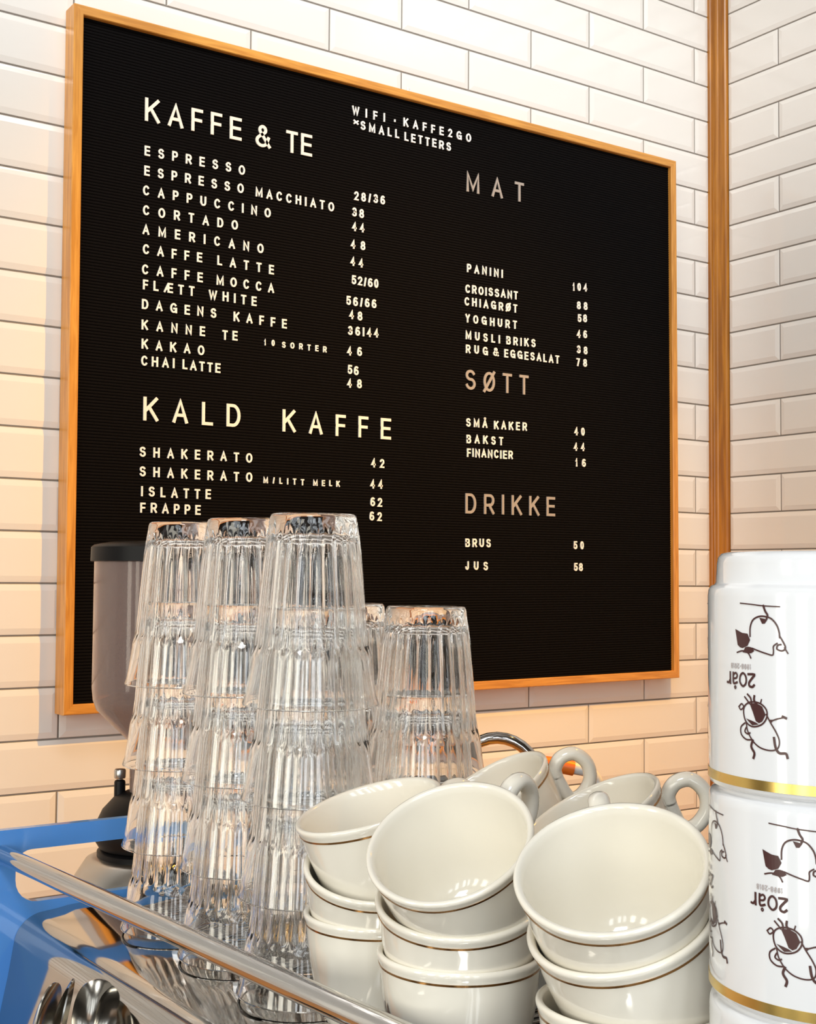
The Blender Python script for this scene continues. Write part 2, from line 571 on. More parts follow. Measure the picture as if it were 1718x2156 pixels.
def ribbon2d(pts, t, closed):
    """offset a polyline to a strip: list of (left, right) pairs"""
    P = [Vector(p) for p in pts]
    n = len(P)
    out = []
    for i in range(n):
        a = P[(i - 1) % n] if (closed or i > 0) else None
        b = P[(i + 1) % n] if (closed or i < n - 1) else None
        d1 = (P[i] - a).normalized() if a is not None else None
        d2 = (b - P[i]).normalized() if b is not None else None
        if d1 is None: d1 = d2
        if d2 is None: d2 = d1
        n1 = Vector((-d1.y, d1.x)); n2 = Vector((-d2.y, d2.x))
        mt = n1 + n2
        if mt.length < 1e-6: mt = n1.copy()
        mt.normalize()
        k = min(1.9, 1.0 / max(0.3, mt.dot(n1)))
        w = mt * (t * 0.5 * k)
        e = Vector((0, 0))
        if not closed and i == 0: e = -d2 * t * .5
        if not closed and i == n - 1: e = d1 * t * .5
        out.append((P[i] + w + e, P[i] - w + e))
    return out


def letter_w(ch, h, t):
    return GL[ch][0] * h * 0.93 if GL[ch][0] else t


def letter_strips(ch, x, h, t, wscale=1.0):
    w = letter_w(ch, h, t) * (wscale if GL[ch][0] else 1.0)
    iw = max(0.0, w - t)
    ih = h - t
    for pts, closed in GL[ch][1]:
        q = [(x + t / 2 + px * iw, t / 2 + py * ih) for px, py in pts]
        yield ribbon2d(q, t, closed), closed


def add_letters(bm, text, x0, x1, z0, z1, h, t, ytop, depth):
    """letters spread from x0 to x1 (board coordinates), base line z0 -> z1"""
    ws = [letter_w(c, h, t) for c in text]
    total = sum(ws)
    span = x1 - x0
    sc = 1.0
    if len(text) > 1:
        gap = (span - total) / (len(text) - 1)
        if gap < 0.10 * t * 2:
            gap = 0.2 * t
            sc = (span - gap * (len(text) - 1)) / total
    else:
        gap = 0
        sc = span / total if GL[text][0] else 1.0
    x = x0
    for c, w in zip(text, ws):
        w *= sc if GL[c][0] else 1.0
        zz = z0 + (z1 - z0) * ((x + w / 2 - x0) / max(span, 1e-6)) + random.uniform(-.0004, .0004)
        li = 0
        for strip, closed in letter_strips(c, x, h, t, sc):
            n = len(strip)
            depth_i = 0.00004 * li
            li += 1
            F = [(bm.verts.new(bpt(a.x, ytop - depth_i, zz + a.y)), bm.verts.new(bpt(b.x, ytop - depth_i, zz + b.y))) for a, b in strip]
            K = [(bm.verts.new(bpt(a.x, ytop + depth, zz + a.y)), bm.verts.new(bpt(b.x, ytop + depth, zz + b.y))) for a, b in strip]
            for i in range(n if closed else n - 1):
                j = (i + 1) % n
                bm.faces.new((F[i][0], F[j][0], F[j][1], F[i][1]))
                bm.faces.new((F[i][0], K[i][0], K[j][0], F[j][0]))
                bm.faces.new((F[i][1], F[j][1], K[j][1], K[i][1]))
            if not closed:
                bm.faces.new((F[0][0], F[0][1], K[0][1], K[0][0]))
                bm.faces.new((F[-1][0], K[-1][0], K[-1][1], F[-1][1]))
        x += w + gap


SM, TN, BG = (0.0154, 0.0027), (0.0102, 0.0019), (0.0364, 0.0050)
# text, size, list of (word, x start, z start, x end, z end) on the board, measured in metres
LINES = [
    ('heading_lettering', 'cream heading letters reading kaffe & te', 'c', [('KAFFE', 'b', -1.2555, 2.386, -1.0889, 2.3868), ('&', 'b', -1.0632, 2.3831, -1.0354, 2.3849), ('TE', 'b', -1.0061, 2.385, -0.9569, 2.3854)]),
    ('menu_lettering', 'white letters reading espresso', 'w', [('ESPRESSO', 's', -1.2553, 2.3315, -1.0821, 2.3318)]),
    ('menu_lettering', 'white letters reading espresso macchiato', 'w', [('ESPRESSO', 's', -1.2554, 2.3004, -1.0841, 2.301), ('MACCHIATO', 's', -1.0621, 2.3005, -0.9129, 2.2999)]),
    ('menu_lettering', 'white letters reading cappuccino', 'w', [('CAPPUCCINO', 's', -1.2572, 2.2696, -1.0343, 2.2695)]),
    ('menu_lettering', 'white letters reading cortado', 'w', [('CORTADO', 's', -1.2568, 2.2387, -1.0939, 2.2396)]),
    ('menu_lettering', 'white letters reading americano', 'w', [('AMERICANO', 's', -1.2569, 2.209, -1.0469, 2.2087)]),
    ('menu_lettering', 'white letters reading caffe latte', 'w', [('CAFFE', 's', -1.2562, 2.1777, -1.1562, 2.1783), ('LATTE', 's', -1.1295, 2.1783, -1.0275, 2.1767)]),
    ('menu_lettering', 'white letters reading caffe mocca', 'w', [('CAFFE', 's', -1.2571, 2.1468, -1.1549, 2.1467), ('MOCCA', 's', -1.1306, 2.1467, -1.0269, 2.1462)]),
    ('menu_lettering', 'white letters reading flætt white', 'w', [('FLÆTT', 's', -1.2551, 2.1232, -1.169, 2.1233), ('WHITE', 's', -1.144, 2.1217, -1.0588, 2.1209)]),
    ('menu_lettering', 'white letters reading dagens kaffe', 'w', [('DAGENS', 's', -1.2564, 2.093, -1.1306, 2.0928), ('KAFFE', 's', -1.0998, 2.0919, -1.0025, 2.0907)]),
    ('menu_lettering', 'white letters reading kanne te 10 sorter', 'w', [('KANNE', 's', -1.2564, 2.0611, -1.1499, 2.0614), ('TE', 's', -1.1194, 2.0599, -1.0926, 2.0606), ('10', 't', -1.0439, 2.0585, -1.0249, 2.0596), ('SORTER', 't', -1.011, 2.0584, -0.9259, 2.0587)]),
    ('menu_lettering', 'white letters reading kakao', 'w', [('KAKAO', 's', -1.256, 2.0312, -1.1507, 2.0315)]),
    ('menu_lettering', 'white letters reading chai latte', 'w', [('CHAI', 's', -1.2565, 2.0057, -1.2013, 2.0065), ('LATTE', 's', -1.1876, 2.0063, -1.1223, 2.0058)]),
    ('heading_lettering', 'cream heading letters reading kald kaffe', 'c', [('KALD', 'b', -1.2518, 1.9212, -1.0861, 1.9218), ('KAFFE', 'b', -1.0088, 1.9202, -0.7949, 1.9199)]),
    ('menu_lettering', 'white letters reading shakerato', 'w', [('SHAKERATO', 's', -1.2569, 1.8658, -1.064, 1.8662)]),
    ('menu_lettering', 'white letters reading shakerato m/litt melk', 'w', [('SHAKERATO', 's', -1.2565, 1.8355, -1.0637, 1.835), ('M/LITT', 't', -1.0432, 1.8345, -0.9674, 1.8342), ('MELK', 't', -0.9499, 1.8336, -0.8982, 1.8346)]),
    ('menu_lettering', 'white letters reading islatte', 'w', [('ISLATTE', 's', -1.2537, 1.8053, -1.1368, 1.8049)]),
    ('menu_lettering', 'white letters reading frappe', 'w', [('FRAPPE', 's', -1.2547, 1.7807, -1.1542, 1.7796)]),
    ('menu_lettering', 'white letters reading wifi . kaffe2go', 'w', [('WIFI', 's', -0.8776, 2.4743, -0.8101, 2.4748), ('.', 's', -0.7905, 2.4752, -0.7875, 2.4752), ('KAFFE2GO', 's', -0.7707, 2.4755, -0.6208, 2.476)]),
    ('menu_lettering', 'white letters reading * small letters', 'w', [('*', 's', -0.8756, 2.4506, -0.8639, 2.4507), ('SMALL', 's', -0.8603, 2.4514, -0.7801, 2.4515), ('LETTERS', 's', -0.7682, 2.4502, -0.6667, 2.4511)]),
    ('heading_lettering', 'grey heading letters reading mat', 'g', [('MAT', 'b', -0.6308, 2.3837, -0.4955, 2.3861)]),
    ('menu_lettering', 'white letters reading panini', 'w', [('PANINI', 's', -0.6295, 2.2356, -0.5464, 2.2362)]),
    ('menu_lettering', 'white letters reading croissant', 'w', [('CROISSANT', 's', -0.6332, 2.1972, -0.5106, 2.1998)]),
    ('menu_lettering', 'white letters reading chiagrøt', 'w', [('CHIAGRØT', 's', -0.635, 2.1743, -0.5119, 2.1753)]),
    ('menu_lettering', 'white letters reading yoghurt', 'w', [('YOGHURT', 's', -0.6331, 2.1434, -0.5127, 2.1441)]),
    ('menu_lettering', 'white letters reading musli briks', 'w', [('MUSLI', 's', -0.6323, 2.1126, -0.5531, 2.1134), ('BRIKS', 's', -0.5377, 2.1135, -0.4675, 2.1146)]),
    ('menu_lettering', 'white letters reading rug & eggesalat', 'w', [('RUG', 's', -0.6319, 2.0879, -0.5815, 2.0884), ('&', 's', -0.5687, 2.0888, -0.5562, 2.0891), ('EGGESALAT', 's', -0.5425, 2.0889, -0.4083, 2.0895)]),
    ('heading_lettering', 'grey heading letters reading søtt', 'g', [('SØTT', 'b', -0.6329, 2.0212, -0.4847, 2.0234)]),
    ('menu_lettering', 'white letters reading små kaker', 'w', [('SMÅ', 's', -0.6309, 1.9543, -0.5826, 1.9546), ('KAKER', 's', -0.5667, 1.9541, -0.4888, 1.9556)]),
    ('menu_lettering', 'white letters reading bakst', 'w', [('BAKST', 's', -0.6301, 1.9244, -0.5457, 1.9255)]),
    ('menu_lettering', 'white letters reading financier', 'w', [('FINANCIER', 's', -0.629, 1.8998, -0.5228, 1.901)]),
    ('heading_lettering', 'grey heading letters reading drikke', 'g', [('DRIKKE', 'b', -0.6326, 1.7978, -0.4196, 1.7978)]),
    ('menu_lettering', 'white letters reading brus', 'w', [('BRUS', 's', -0.6325, 1.7376, -0.5748, 1.737)]),
    ('menu_lettering', 'white letters reading jus', 'w', [('JUS', 's', -0.6324, 1.6966, -0.5813, 1.6957)]),
    ('price_lettering', 'white price figures 28/36 for espresso', 'w', [('28/36', 's', -0.8726, 2.3267, -0.8094, 2.3292)]),
    ('price_lettering', 'white price figures 38 for espresso macchiato', 'w', [('38', 's', -0.8764, 2.2979, -0.8528, 2.2983)]),
    ('price_lettering', 'white price figures 44 for cappuccino', 'w', [('44', 's', -0.8763, 2.273, -0.852, 2.2739)]),
    ('price_lettering', 'white price figures 48 for cortado', 'w', [('48', 's', -0.8787, 2.2421, -0.8498, 2.2432)]),
    ('price_lettering', 'white price figures 44 for americano', 'w', [('44', 's', -0.8792, 2.2126, -0.854, 2.2124)]),
    ('price_lettering', 'white price figures 52/60 for caffe latte', 'w', [('52/60', 's', -0.8767, 2.181, -0.8225, 2.1809)]),
    ('price_lettering', 'white price figures 56/66 for caffe mocca', 'w', [('56/66', 's', -0.8871, 2.1441, -0.8264, 2.145)]),
    ('price_lettering', 'white price figures 48 for flaett white', 'w', [('48', 's', -0.881, 2.1208, -0.8551, 2.1206)]),
    ('price_lettering', 'white price figures 36/44 for dagens kaffe', 'w', [('36|44', 's', -0.8834, 2.0936, -0.822, 2.0951)]),
    ('price_lettering', 'white price figures 46 for kanne te', 'w', [('46', 's', -0.8849, 2.0581, -0.8555, 2.0596)]),
    ('price_lettering', 'white price figures 56 for kakao', 'w', [('56', 's', -0.8837, 2.0271, -0.862, 2.0262)]),
    ('price_lettering', 'white price figures 48 for chai latte', 'w', [('48', 's', -0.8845, 2.003, -0.8555, 2.0041)]),
    ('price_lettering', 'white price figures 42 for shakerato', 'w', [('42', 's', -0.8351, 1.8704, -0.8085, 1.8703)]),
    ('price_lettering', 'white price figures 44 for shakerato with milk', 'w', [('44', 's', -0.8366, 1.834, -0.8117, 1.8339)]),
    ('price_lettering', 'white price figures 62 for islatte', 'w', [('62', 's', -0.8364, 1.8037, -0.8126, 1.803)]),
    ('price_lettering', 'white price figures 62 for frappe', 'w', [('62', 's', -0.838, 1.7796, -0.8132, 1.7788)]),
    ('price_lettering', 'white price figures 104 for panini', 'w', [('104', 's', -0.3727, 2.2344, -0.3361, 2.2378)]),
    ('price_lettering', 'white price figures 88 for croissant', 'w', [('88', 's', -0.3621, 2.2002, -0.3353, 2.2012)]),
    ('price_lettering', 'white price figures 58 for chiagrot', 'w', [('58', 's', -0.3601, 2.1756, -0.3368, 2.1767)]),
    ('price_lettering', 'white price figures 46 for yoghurt', 'w', [('46', 's', -0.3623, 2.1447, -0.3365, 2.1459)]),
    ('price_lettering', 'white price figures 38 for musli briks', 'w', [('38', 's', -0.3625, 2.1141, -0.3357, 2.1146)]),
    ('price_lettering', 'white price figures 78 for rug and eggesalat', 'w', [('78', 's', -0.3638, 2.0893, -0.3371, 2.0902)]),
    ('price_lettering', 'white price figures 40 for sma kaker', 'w', [('40', 's', -0.3695, 1.9555, -0.3438, 1.9562)]),
    ('price_lettering', 'white price figures 44 for bakst', 'w', [('44', 's', -0.3709, 1.9257, -0.3439, 1.9257)]),
    ('price_lettering', 'white price figures 16 for financier', 'w', [('16', 's', -0.3667, 1.895, -0.341, 1.8954)]),
    ('price_lettering', 'white price figures 50 for brus', 'w', [('50', 's', -0.3724, 1.7373, -0.3469, 1.7364)]),
    ('price_lettering', 'white price figures 58 for jus', 'w', [('58', 's', -0.3717, 1.6956, -0.3496, 1.6947)]),
]
for kind, label, mat, words_ in LINES:
    for (txt, size, xa, za, xb, zb) in words_:
        bm = bmesh.new()
        h, t = {'s': SM, 't': TN, 'b': BG}[size]
        add_letters(bm, txt, xa, xb, za, zb, h, t, FY - 0.0022, 0.0020)
        o = link(kind, bm, {'w': M_LETTER, 'c': M_LETTER_BIG, 'g': M_LETTER_GREY}[mat], board)
        o['label'] = label if len(words_) == 1 else '%s, the word %s' % (label, txt.lower())

# ---------------------------------------------------------------- coffee machine
GZ = 1.4262           # height of the cup grid
mach = thing('coffee_machine', 'blue and polished steel espresso machine with a chrome cup rail, on the wooden bar', 'coffee machine', (-1.45, -1.3, 0.98))
MO = mach.location.copy()


def mpt(p):
    return (p[0] - MO.x, p[1] - MO.y, p[2] - MO.z)


def shift(bm, o=None):
    bmesh.ops.translate(bm, verts=bm.verts, vec=-(MO if o is None else o))
    return bm


# polished cover: gently crowned top, rounded nose, slightly raked front
YB, YA = -0.8825, -1.78
prof = [(-1.640, GZ - .0024), (-1.660, GZ - .0026), (-1.672, GZ - .0032), (-1.682, GZ - .0048)]
for k in range(11):
    a = math.radians(82 - 82 * k / 10 * 0.93)
    prof.append((-1.6905 - 0.0235 * math.cos(a), GZ - .0290 + 0.0235 * math.sin(a)))
xl, zl = prof[-1]
prof += [(-1.7178, 1.3760), (-1.7225, 1.3530), (-1.7290, 1.3100), (-1.7330, 1.2600), (-1.7340, 1.1500), (-1.640, 1.1500)]
bm = bmesh.new()
extrude_profile(bm, prof, YA, YB, 'y')
link('front_cover', shift(bm), M_STEEL, mach, True, 32)
# body behind it
bm = rbox(-1.640, -1.13, YA, YB, 1.05, GZ - .016, .003)
link('machine_body', shift(bm), M_BRUSHED, mach, True)
# drip tray at the base
bm = rbox(-1.93, -1.66, YA + .03, YB - .03, 1.03, 1.075, .006)
link('drip_tray', shift(bm), M_STEEL, mach, True)
for xx in (-1.62, -1.20):
    for yy in (-1.70, -0.96):
        bm = bmesh.new()
        lathe(bm, [(0, .98), (.024, .98), (.026, .985), (.022, 1.0), (.020, 1.052), (0, 1.052)], 24, ox=xx, oy=yy)
        link('foot', shift(bm), M_CHROME, mach, True)
# cup grid: dark pan with steel bars
bm = bmesh.new()
box(bm, -1.6395, -1.135, YA + .004, YB - .002, GZ - .0155, GZ - .0120)
link('grid_pan', shift(bm), M_DARK, mach)
bm = bmesh.new()
y = YA + .012
while y < YB - .006:
    tube(bm, [(-1.6385, y, GZ - .0022), (-1.136, y, GZ - .0022)], .0022, 8)
    y += 0.0083
for xx in (-1.63, -1.53, -1.40, -1.27, -1.145):
    tube(bm, [(xx, YA + .008, GZ - .0062), (xx, YB - .004, GZ - .0062)], .0022, 8)
link('cup_grid_grate', shift(bm), M_CHROME, mach, True, 60)
# blue side panel with the hand hole, standing across the far end
PX0, PX1 = -1.748, -1.50
PT = 1.4860
out = [(PX0, 1.10), (PX1, 1.10), (PX1, PT - .012)] + [(PX1 - .012 + .012 * math.cos(a), PT - .012 + .012 * math.sin(a)) for a in (PI / 4, PI / 2)] + [(PX0, PT)]
hx0, hx1, hz0, hz1 = -1.7135, -1.5250, 1.4290, PT - .0166
rr = .018
hole = []
for cx, cz, a0 in ((hx0 + rr, hz0 + rr, 180), (hx1 - rr, hz0 + rr, 270), (hx1 - .012, hz1 - .012, 0), (hx0 + .012, hz1 - .012, 90)):
    r_ = rr if cz < (hz0 + hz1) / 2 else .012
    hole += [(cx + r_ * math.cos(math.radians(a0 + 90 * k / 6)), cz + r_ * math.sin(math.radians(a0 + 90 * k / 6))) for k in range(7)]
bm = bmesh.new()


def ring_edges(pts, yv):
    vs = [bm.verts.new((p[0], yv, p[1])) for p in pts]
    return vs, [bm.edges.new((vs[i], vs[(i + 1) % len(vs)])) for i in range(len(vs))]


Y_F, Y_R = -0.8820, -0.8740
vo, eo = ring_edges(out, Y_F)
vh, eh = ring_edges(hole, Y_F)
bmesh.ops.triangle_fill(bm, use_beauty=True, edges=eo + eh)
front = bm.faces[:]
ext = bmesh.ops.extrude_face_region(bm, geom=front)
bmesh.ops.translate(bm, verts=[g for g in ext['geom'] if isinstance(g, bmesh.types.BMVert)], vec=(0, Y_R - Y_F, 0))
bmesh.ops.remove_doubles(bm, verts=bm.verts, dist=1e-6)
link('side_panel', shift(bm), M_BLUE, mach)
# cup rail
bm = bmesh.new()
d = Vector((0.0643, -0.9979, 0)).normalized()
P0 = Vector((-1.7249, -0.8825, 1.4682))
tube(bm, [P0, P0 + d * .93], .0068, 32)
link('cup_rail', shift(bm), M_CHROME, mach, True, 60)
bm = bmesh.new()
e = P0 + d * .90
tube(bm, [(e.x + .02, e.y, GZ - .012), (e.x + .012, e.y, 1.45), (e.x, e.y, 1.4640)], .006, 12)
link('rail_post', shift(bm), M_CHROME, mach, True, 60)

# teaspoons; the steel pot on the drip tray is unseen, added to hold them
pot_c = Vector((-1.790, -1.055, 1.0755))
bm = bmesh.new()
lathe(bm, [(0, 0), (.030, 0), (.033, .004), (.034, .19), (.0352, .192), (.0335, .194), (.0322, .19), (.031, .006), (0, .005)], 40)
o = link('added_spoon_pot', bm, M_BRUSHED, None, True)
o.location = pot_c
tag(o, 'added unseen satin steel pot holding the teaspoons in front of the machine', 'pot')


def spoon(bm, L=.15):
    """spoon standing on its handle end, bowl up, bowl hollow facing -y"""
    def sec(z):
        if z < .84:
            w = .0034 + .0030 * abs(z / .84 - .75) ** 1.5
            return w, 0.0, .0016
        u = (z - .84) / .16
        w = .0038 + .0102 * math.sin(min(1, u / .55) * PI / 2) ** 1.4 if u < .55 else .014 * math.sqrt(max(0.0, 1 - ((u - .55) / .45) ** 3.0))
        return max(w, .0008), .0065 * math.sin(PI * min(1, u)) ** .9, .0010
    zs = [.84 * k / 28 for k in range(29)] + [.84 + .16 * (1 - (1 - k / 24) ** 1.6) for k in range(1, 25)]
    fr, bk = [], []
    nx = 8
    for zf in zs:
        w, dep, th = sec(zf)
        bend = .004 * math.sin(zf * 3.0)
        rowf, rowb = [], []
        for k in range(nx + 1):
            s = -1 + 2 * k / nx
            yy = dep * (1 - s * s) + bend
            rowf.append(bm.verts.new((w * s, yy, zf * L)))
            rowb.append(bm.verts.new((w * s * 1.02, yy + th, zf * L)))
        fr.append(rowf); bk.append(rowb)
    for i in range(len(zs) - 1):
        for k in range(nx):
            bm.faces.new((fr[i][k], fr[i][k + 1], fr[i + 1][k + 1], fr[i + 1][k]))
            bm.faces.new((bk[i][k], bk[i + 1][k], bk[i + 1][k + 1], bk[i][k + 1]))
        for k in (0, nx):
            bm.faces.new((fr[i][k], fr[i + 1][k], bk[i + 1][k], bk[i][k]))
    for rws in (0, -1):
        for k in range(nx):
            bm.faces.new((fr[rws][k], bk[rws][k], bk[rws][k + 1], fr[rws][k + 1]))
    return bm


sp_specs = [  # tip of the bowl, foot, direction of the bowl's width, label
    ((-1.7150, -1.060, 1.4170), (-1.768, -1.052, 1.082), (0.90, -0.40, 0), 'long teaspoon with its broad bowl turned to the front, in the spoon pot'),
    ((-1.7270, -1.049, 1.4245), (-1.784, -1.046, 1.082), (0.50, 0.86, 0), 'long teaspoon seen edge on, standing highest in the spoon pot'),
    ((-1.7400, -1.043, 1.4060), (-1.806, -1.050, 1.082), (0.75, 0.62, 0), 'long teaspoon with a narrow bowl edge showing, lowest in the spoon pot'),
]
sp0 = None
for tip, foot, wd, lab in sp_specs:
    if sp0 is None:
        bm = bmesh.new(); spoon(bm, .34)
        o = link('teaspoon', bm, M_SPOON, None, True, 50)
        sp0 = o
    else:
        o = sp0.copy(); COL.objects.link(o)
    tag(o, lab, 'spoon', 'teaspoons in the steel pot')
    ax = (Vector(tip) - Vector(foot)).normalized()
    X = Vector(wd); X = (X - ax * X.dot(ax)).normalized()
    mw = Matrix((X, ax.cross(X), ax)).transposed().to_4x4()
    mw.translation = Vector(foot)
    o.matrix_world = mw

# ---------------------------------------------------------------- drinking glasses
GH = 0.119


def glass_mesh():
    outer = [(.0255, 0.0), (.0266, .0008), (.0273, .0026), (.0277, .006), (.0283, .010), (.0301, .0236), (.0326, .051), (.0341, .0708), (.0355, .0815),
             (.0362, .0840), (.0372, .0872), (.0377, .0900), (.0392, .1020), (.0410, .1130), (.0424, .1172), (.0427, .1180), (.0425, .1187)]
    dense = []
    for a, b in zip(outer[:-1], outer[1:]):
        n = 3 if b[1] - a[1] > .01 else 1
        for k in range(n):
            dense.append((a[0] + (b[0] - a[0]) * k / n, a[1] + (b[1] - a[1]) * k / n))
    dense.append(outer[-1])
    rim = [(.0419, .1190), (.0412, .1190), (.0406, .1186), (.0403, .1177)]
    inner = [(.0392, .1130), (.0370, .1020), (.0348, .0900), (.0338, .0860), (.0318, .0815), (.0309, .0708), (.0292, .051), (.0272, .0300), (.0258, .0190), (.0243, .0158), (.0215, .0138), (.0120, .0128), (0, .0126)]
    foot = [(0, .0022), (.0130, .0020), (.0200, .0010), (.0232, .0001)]
    prof = foot + dense + rim + inner
    no = len(foot) + len(dense)
    N, nf = 24, 192

    def rmod(r, h, a, i):
        if len(foot) <= i < no and .009 < h < .086:
            f = min(1, (h - .009) / .004) * min(1, (.086 - h) / .003)
            s = abs(math.sin(a * N / 2))
            return r - f * (.0013 * s - .0003)
        if i > no + 2 and .020 < h < .084:
            f = min(1, (h - .020) / .006) * min(1, (.084 - h) / .004)
            return r + f * .0005 * math.cos(a * N + 1.0)
        return r
    bm = bmesh.new()
    # upside down: base at the top
    lathe(bm, [(r, h) for r, h in prof], nf, rmod)
    for v in bm.verts:
        v.co.z = GH - v.co.z
    return bm


g0 = link('drinking_glass', glass_mesh(), M_GLASS, None, True, 35)
GP = 0.0585
ORD = ['lowest', 'second from the bottom', 'third from the bottom', 'topmost']
stacks = [
    ((-1.6290, -1.1770), 4, 'in the tall stack next to the cups', (1.4, .5)),
    ((-1.6250, -1.0850), 4, 'in the middle one of three tall stacks', (.3, -.4)),
    ((-1.6300, -0.9970), 4, 'in the tall stack nearest the bean hopper', (.2, .5)),
    ((-1.5310, -1.1640), 3, 'in the short stack behind the tilted cups', (.3, .3)),
    ((-1.5340, -1.0710), 3, 'in the short stack mostly hidden behind the tallest stack', (0, 0)),
]
used = False
for (gx, gy), n, where, (tx, ty) in stacks:
    for k in range(n):
        o = g0 if not used else g0.copy()
        if used:
            COL.objects.link(o)
        used = True
        f = k / max(1, n - 1)
        jx, jy = (random.uniform(-.0006, .0006) for _ in range(2))
        o.location = (gx + jx + .0012 * tx * f, gy + jy, GZ + GP * k + .0002)
        o.rotation_euler = (math.radians(ty * f * .4), math.radians(tx * f * .6), random.uniform(0, 6.28))
        od = ORD[k] if n == 4 else ('lowest', 'middle', 'topmost')[k]
        tag(o, 'upturned fluted clear glass, %s %s' % (od, where), 'glass', 'upturned glasses stacked on the machine')

# ---------------------------------------------------------------- cappuccino cups
CH = 0.069
CUP_OUT = [(.0215, .0), (.0232, .0003), (.0240, .0012), (.0243, .0030), (.0252, .0046), (.0278, .0085), (.0307, .0135), (.0332, .0195), (.0353, .0270), (.0371, .0360), (.0389, .0470), (.0400, .0575), (.0407, .0628), (.0413, .0650)]
CUP_RIM = [(.0419, .0664), (.0420, .0676), (.0416, .0686), (.0406, .0690), (.0394, .0686), (.0386, .0676)]
CUP_IN = [(.0381, .0640), (.0370, .0560), (.0356, .0460), (.0339, .0360), (.0316, .0265), (.0288, .0195), (.0252, .0148), (.0215, .0124), (.0192, .0116), (.0184, .0108), (.0176, .0106), (0, .0105)]
CUP_FOOT = [(0, .0030), (.0190, .0026), (.0200, .0005), (.0206, .0)]


def cup_r(z):
    P = CUP_OUT
    for a, b in zip(P[:-1], P[1:]):
        if a[1] <= z <= b[1]:
            return a[0] + (b[0] - a[0]) * (z - a[1]) / max(1e-9, b[1] - a[1])
    return P[-1][0]


def make_cup():
    t = thing('cappuccino_cup', '', 'cup')
    bm = bmesh.new()
    lathe(bm, CUP_FOOT + CUP_OUT + CUP_RIM + CUP_IN, 96)
    link('cup_bowl', bm, M_CUP, t, True, 60)
    bm = bmesh.new()
    z0, z1 = .0622, .0633
    lathe(bm, [(cup_r(z0) - .0002, z0), (cup_r(z0) + .0002, z0), (cup_r(z1) + .00025, z1), (cup_r(z1) - .0002, z1)], 96, closed=True)
    link('gold_line', bm, M_GOLD, t, True, 60)
    path = smooth_path([(.0414, 0, .0520), (.0434, 0, .0576), (.0500, 0, .0612), (.0580, 0, .0588), (.0618, 0, .0495), (.0584, 0, .0398), (.0505, 0, .0348), (.0430, 0, .0350), (.0412, 0, .0400), (.0411, 0, .0460)], 6, True)
    bm = bmesh.new()
    tube(bm, path + [path[0], path[1]], (.0042, .0052), 18, caps=False)
    link('handle', bm, M_CUP, t, True, 70)
    return t


cup0 = make_cup()


def dup(root):
    r = root.copy(); COL.objects.link(r)
    for ch in list(root.children):
        c = ch.copy(); COL.objects.link(c); c.parent = r
    return r


FW_ = Vector((.5712, .8192, 0)); RT = Vector((.82, -.5723, 0))
# rim centre, axis (x, y), handle direction, label
cups = [
    ((-1.6344, -1.2653, 1.4952), (0, 0), FW_ + RT * .3, 'level cream cup at the bottom of the cup stack next to the glasses'),
    ((-1.6389, -1.2722, 1.5228), (-.1563, -.2513), FW_ + RT * .5, 'tilted cream cup in the middle of the cup stack next to the glasses'),
    ((-1.6457, -1.2708, 1.5558), (-.2774, .0584), FW_ * .4 + RT, 'cream cup tipped sideways on top of the stack next to the glasses'),
    ((-1.6428, -1.3521, 1.4952), (0, 0), FW_ + RT * .3, 'level cream cup with brown lettering at the bottom of the middle cup stack'),
    ((-1.6476, -1.3571, 1.5233), (-.1639, -.1877), FW_ + RT * .4, 'cream cup second down in the middle cup stack, under the one tipped towards the rail'),
    ((-1.6634, -1.3696, 1.5547), (-.4983, -.2528), FW_ * .85 + RT * .75, 'cream cup tipped towards the rail on top of the middle stack'),
    ((-1.6338, -1.4643, 1.4985), (.01, .01), FW_ + RT * .3, 'level cream cup at the bottom of the cup stack next to the white mugs'),
    ((-1.6452, -1.4690, 1.5374), (-.3883, -.0633), FW_ + RT * .2, 'cream cup in the middle of the stack next to the white mugs'),
    ((-1.6565, -1.4746, 1.5612), (-.4349, -.2273), FW_ + RT * .12, 'cream cup showing its whole inside, on top of the stack next to the white mugs'),
    ((-1.5290, -1.2600, 1.4952), (0, 0), RT, 'level cream cup at the bottom of the stack behind, by the short glass stack'),
    ((-1.5315, -1.2590, 1.5232), (-.16, .06), RT, 'cream cup in the middle of the stack behind, by the short glass stack'),
    ((-1.5491, -1.2536, 1.5532), (-.4947, .1775), RT * .9 + FW_ * .1, 'cream cup on its side with a round handle, in front of the chrome tap'),
    ((-1.5263, -1.3483, 1.4952), (0, 0), RT, 'level cream cup at the bottom of the stack behind the largest cup'),
    ((-1.5318, -1.3468, 1.5240), (-.17, .07), RT + FW_ * .15, 'cream cup second down in the stack behind the largest cup'),
    ((-1.5450, -1.3413, 1.5537), (-.4153, .1942), RT, 'cream cup with a round handle beside the white mug stack, behind the largest cup'),
]
cup_objs = []
for i, (c, (nx, ny), hd, lab) in enumerate(cups):
    o = cup0 if i == 0 else dup(cup0)
    n = Vector((nx, ny, math.sqrt(1 - nx * nx - ny * ny)))
    X = (hd - n * hd.dot(n)).normalized()
    Y = n.cross(X)
    mw = Matrix((X, Y, n)).transposed().to_4x4()
    mw.translation = Vector(c) - n * CH
    o.matrix_world = mw
    tag(o, lab, 'cup', 'cream cups stacked on the machine')
    cup_objs.append(o)


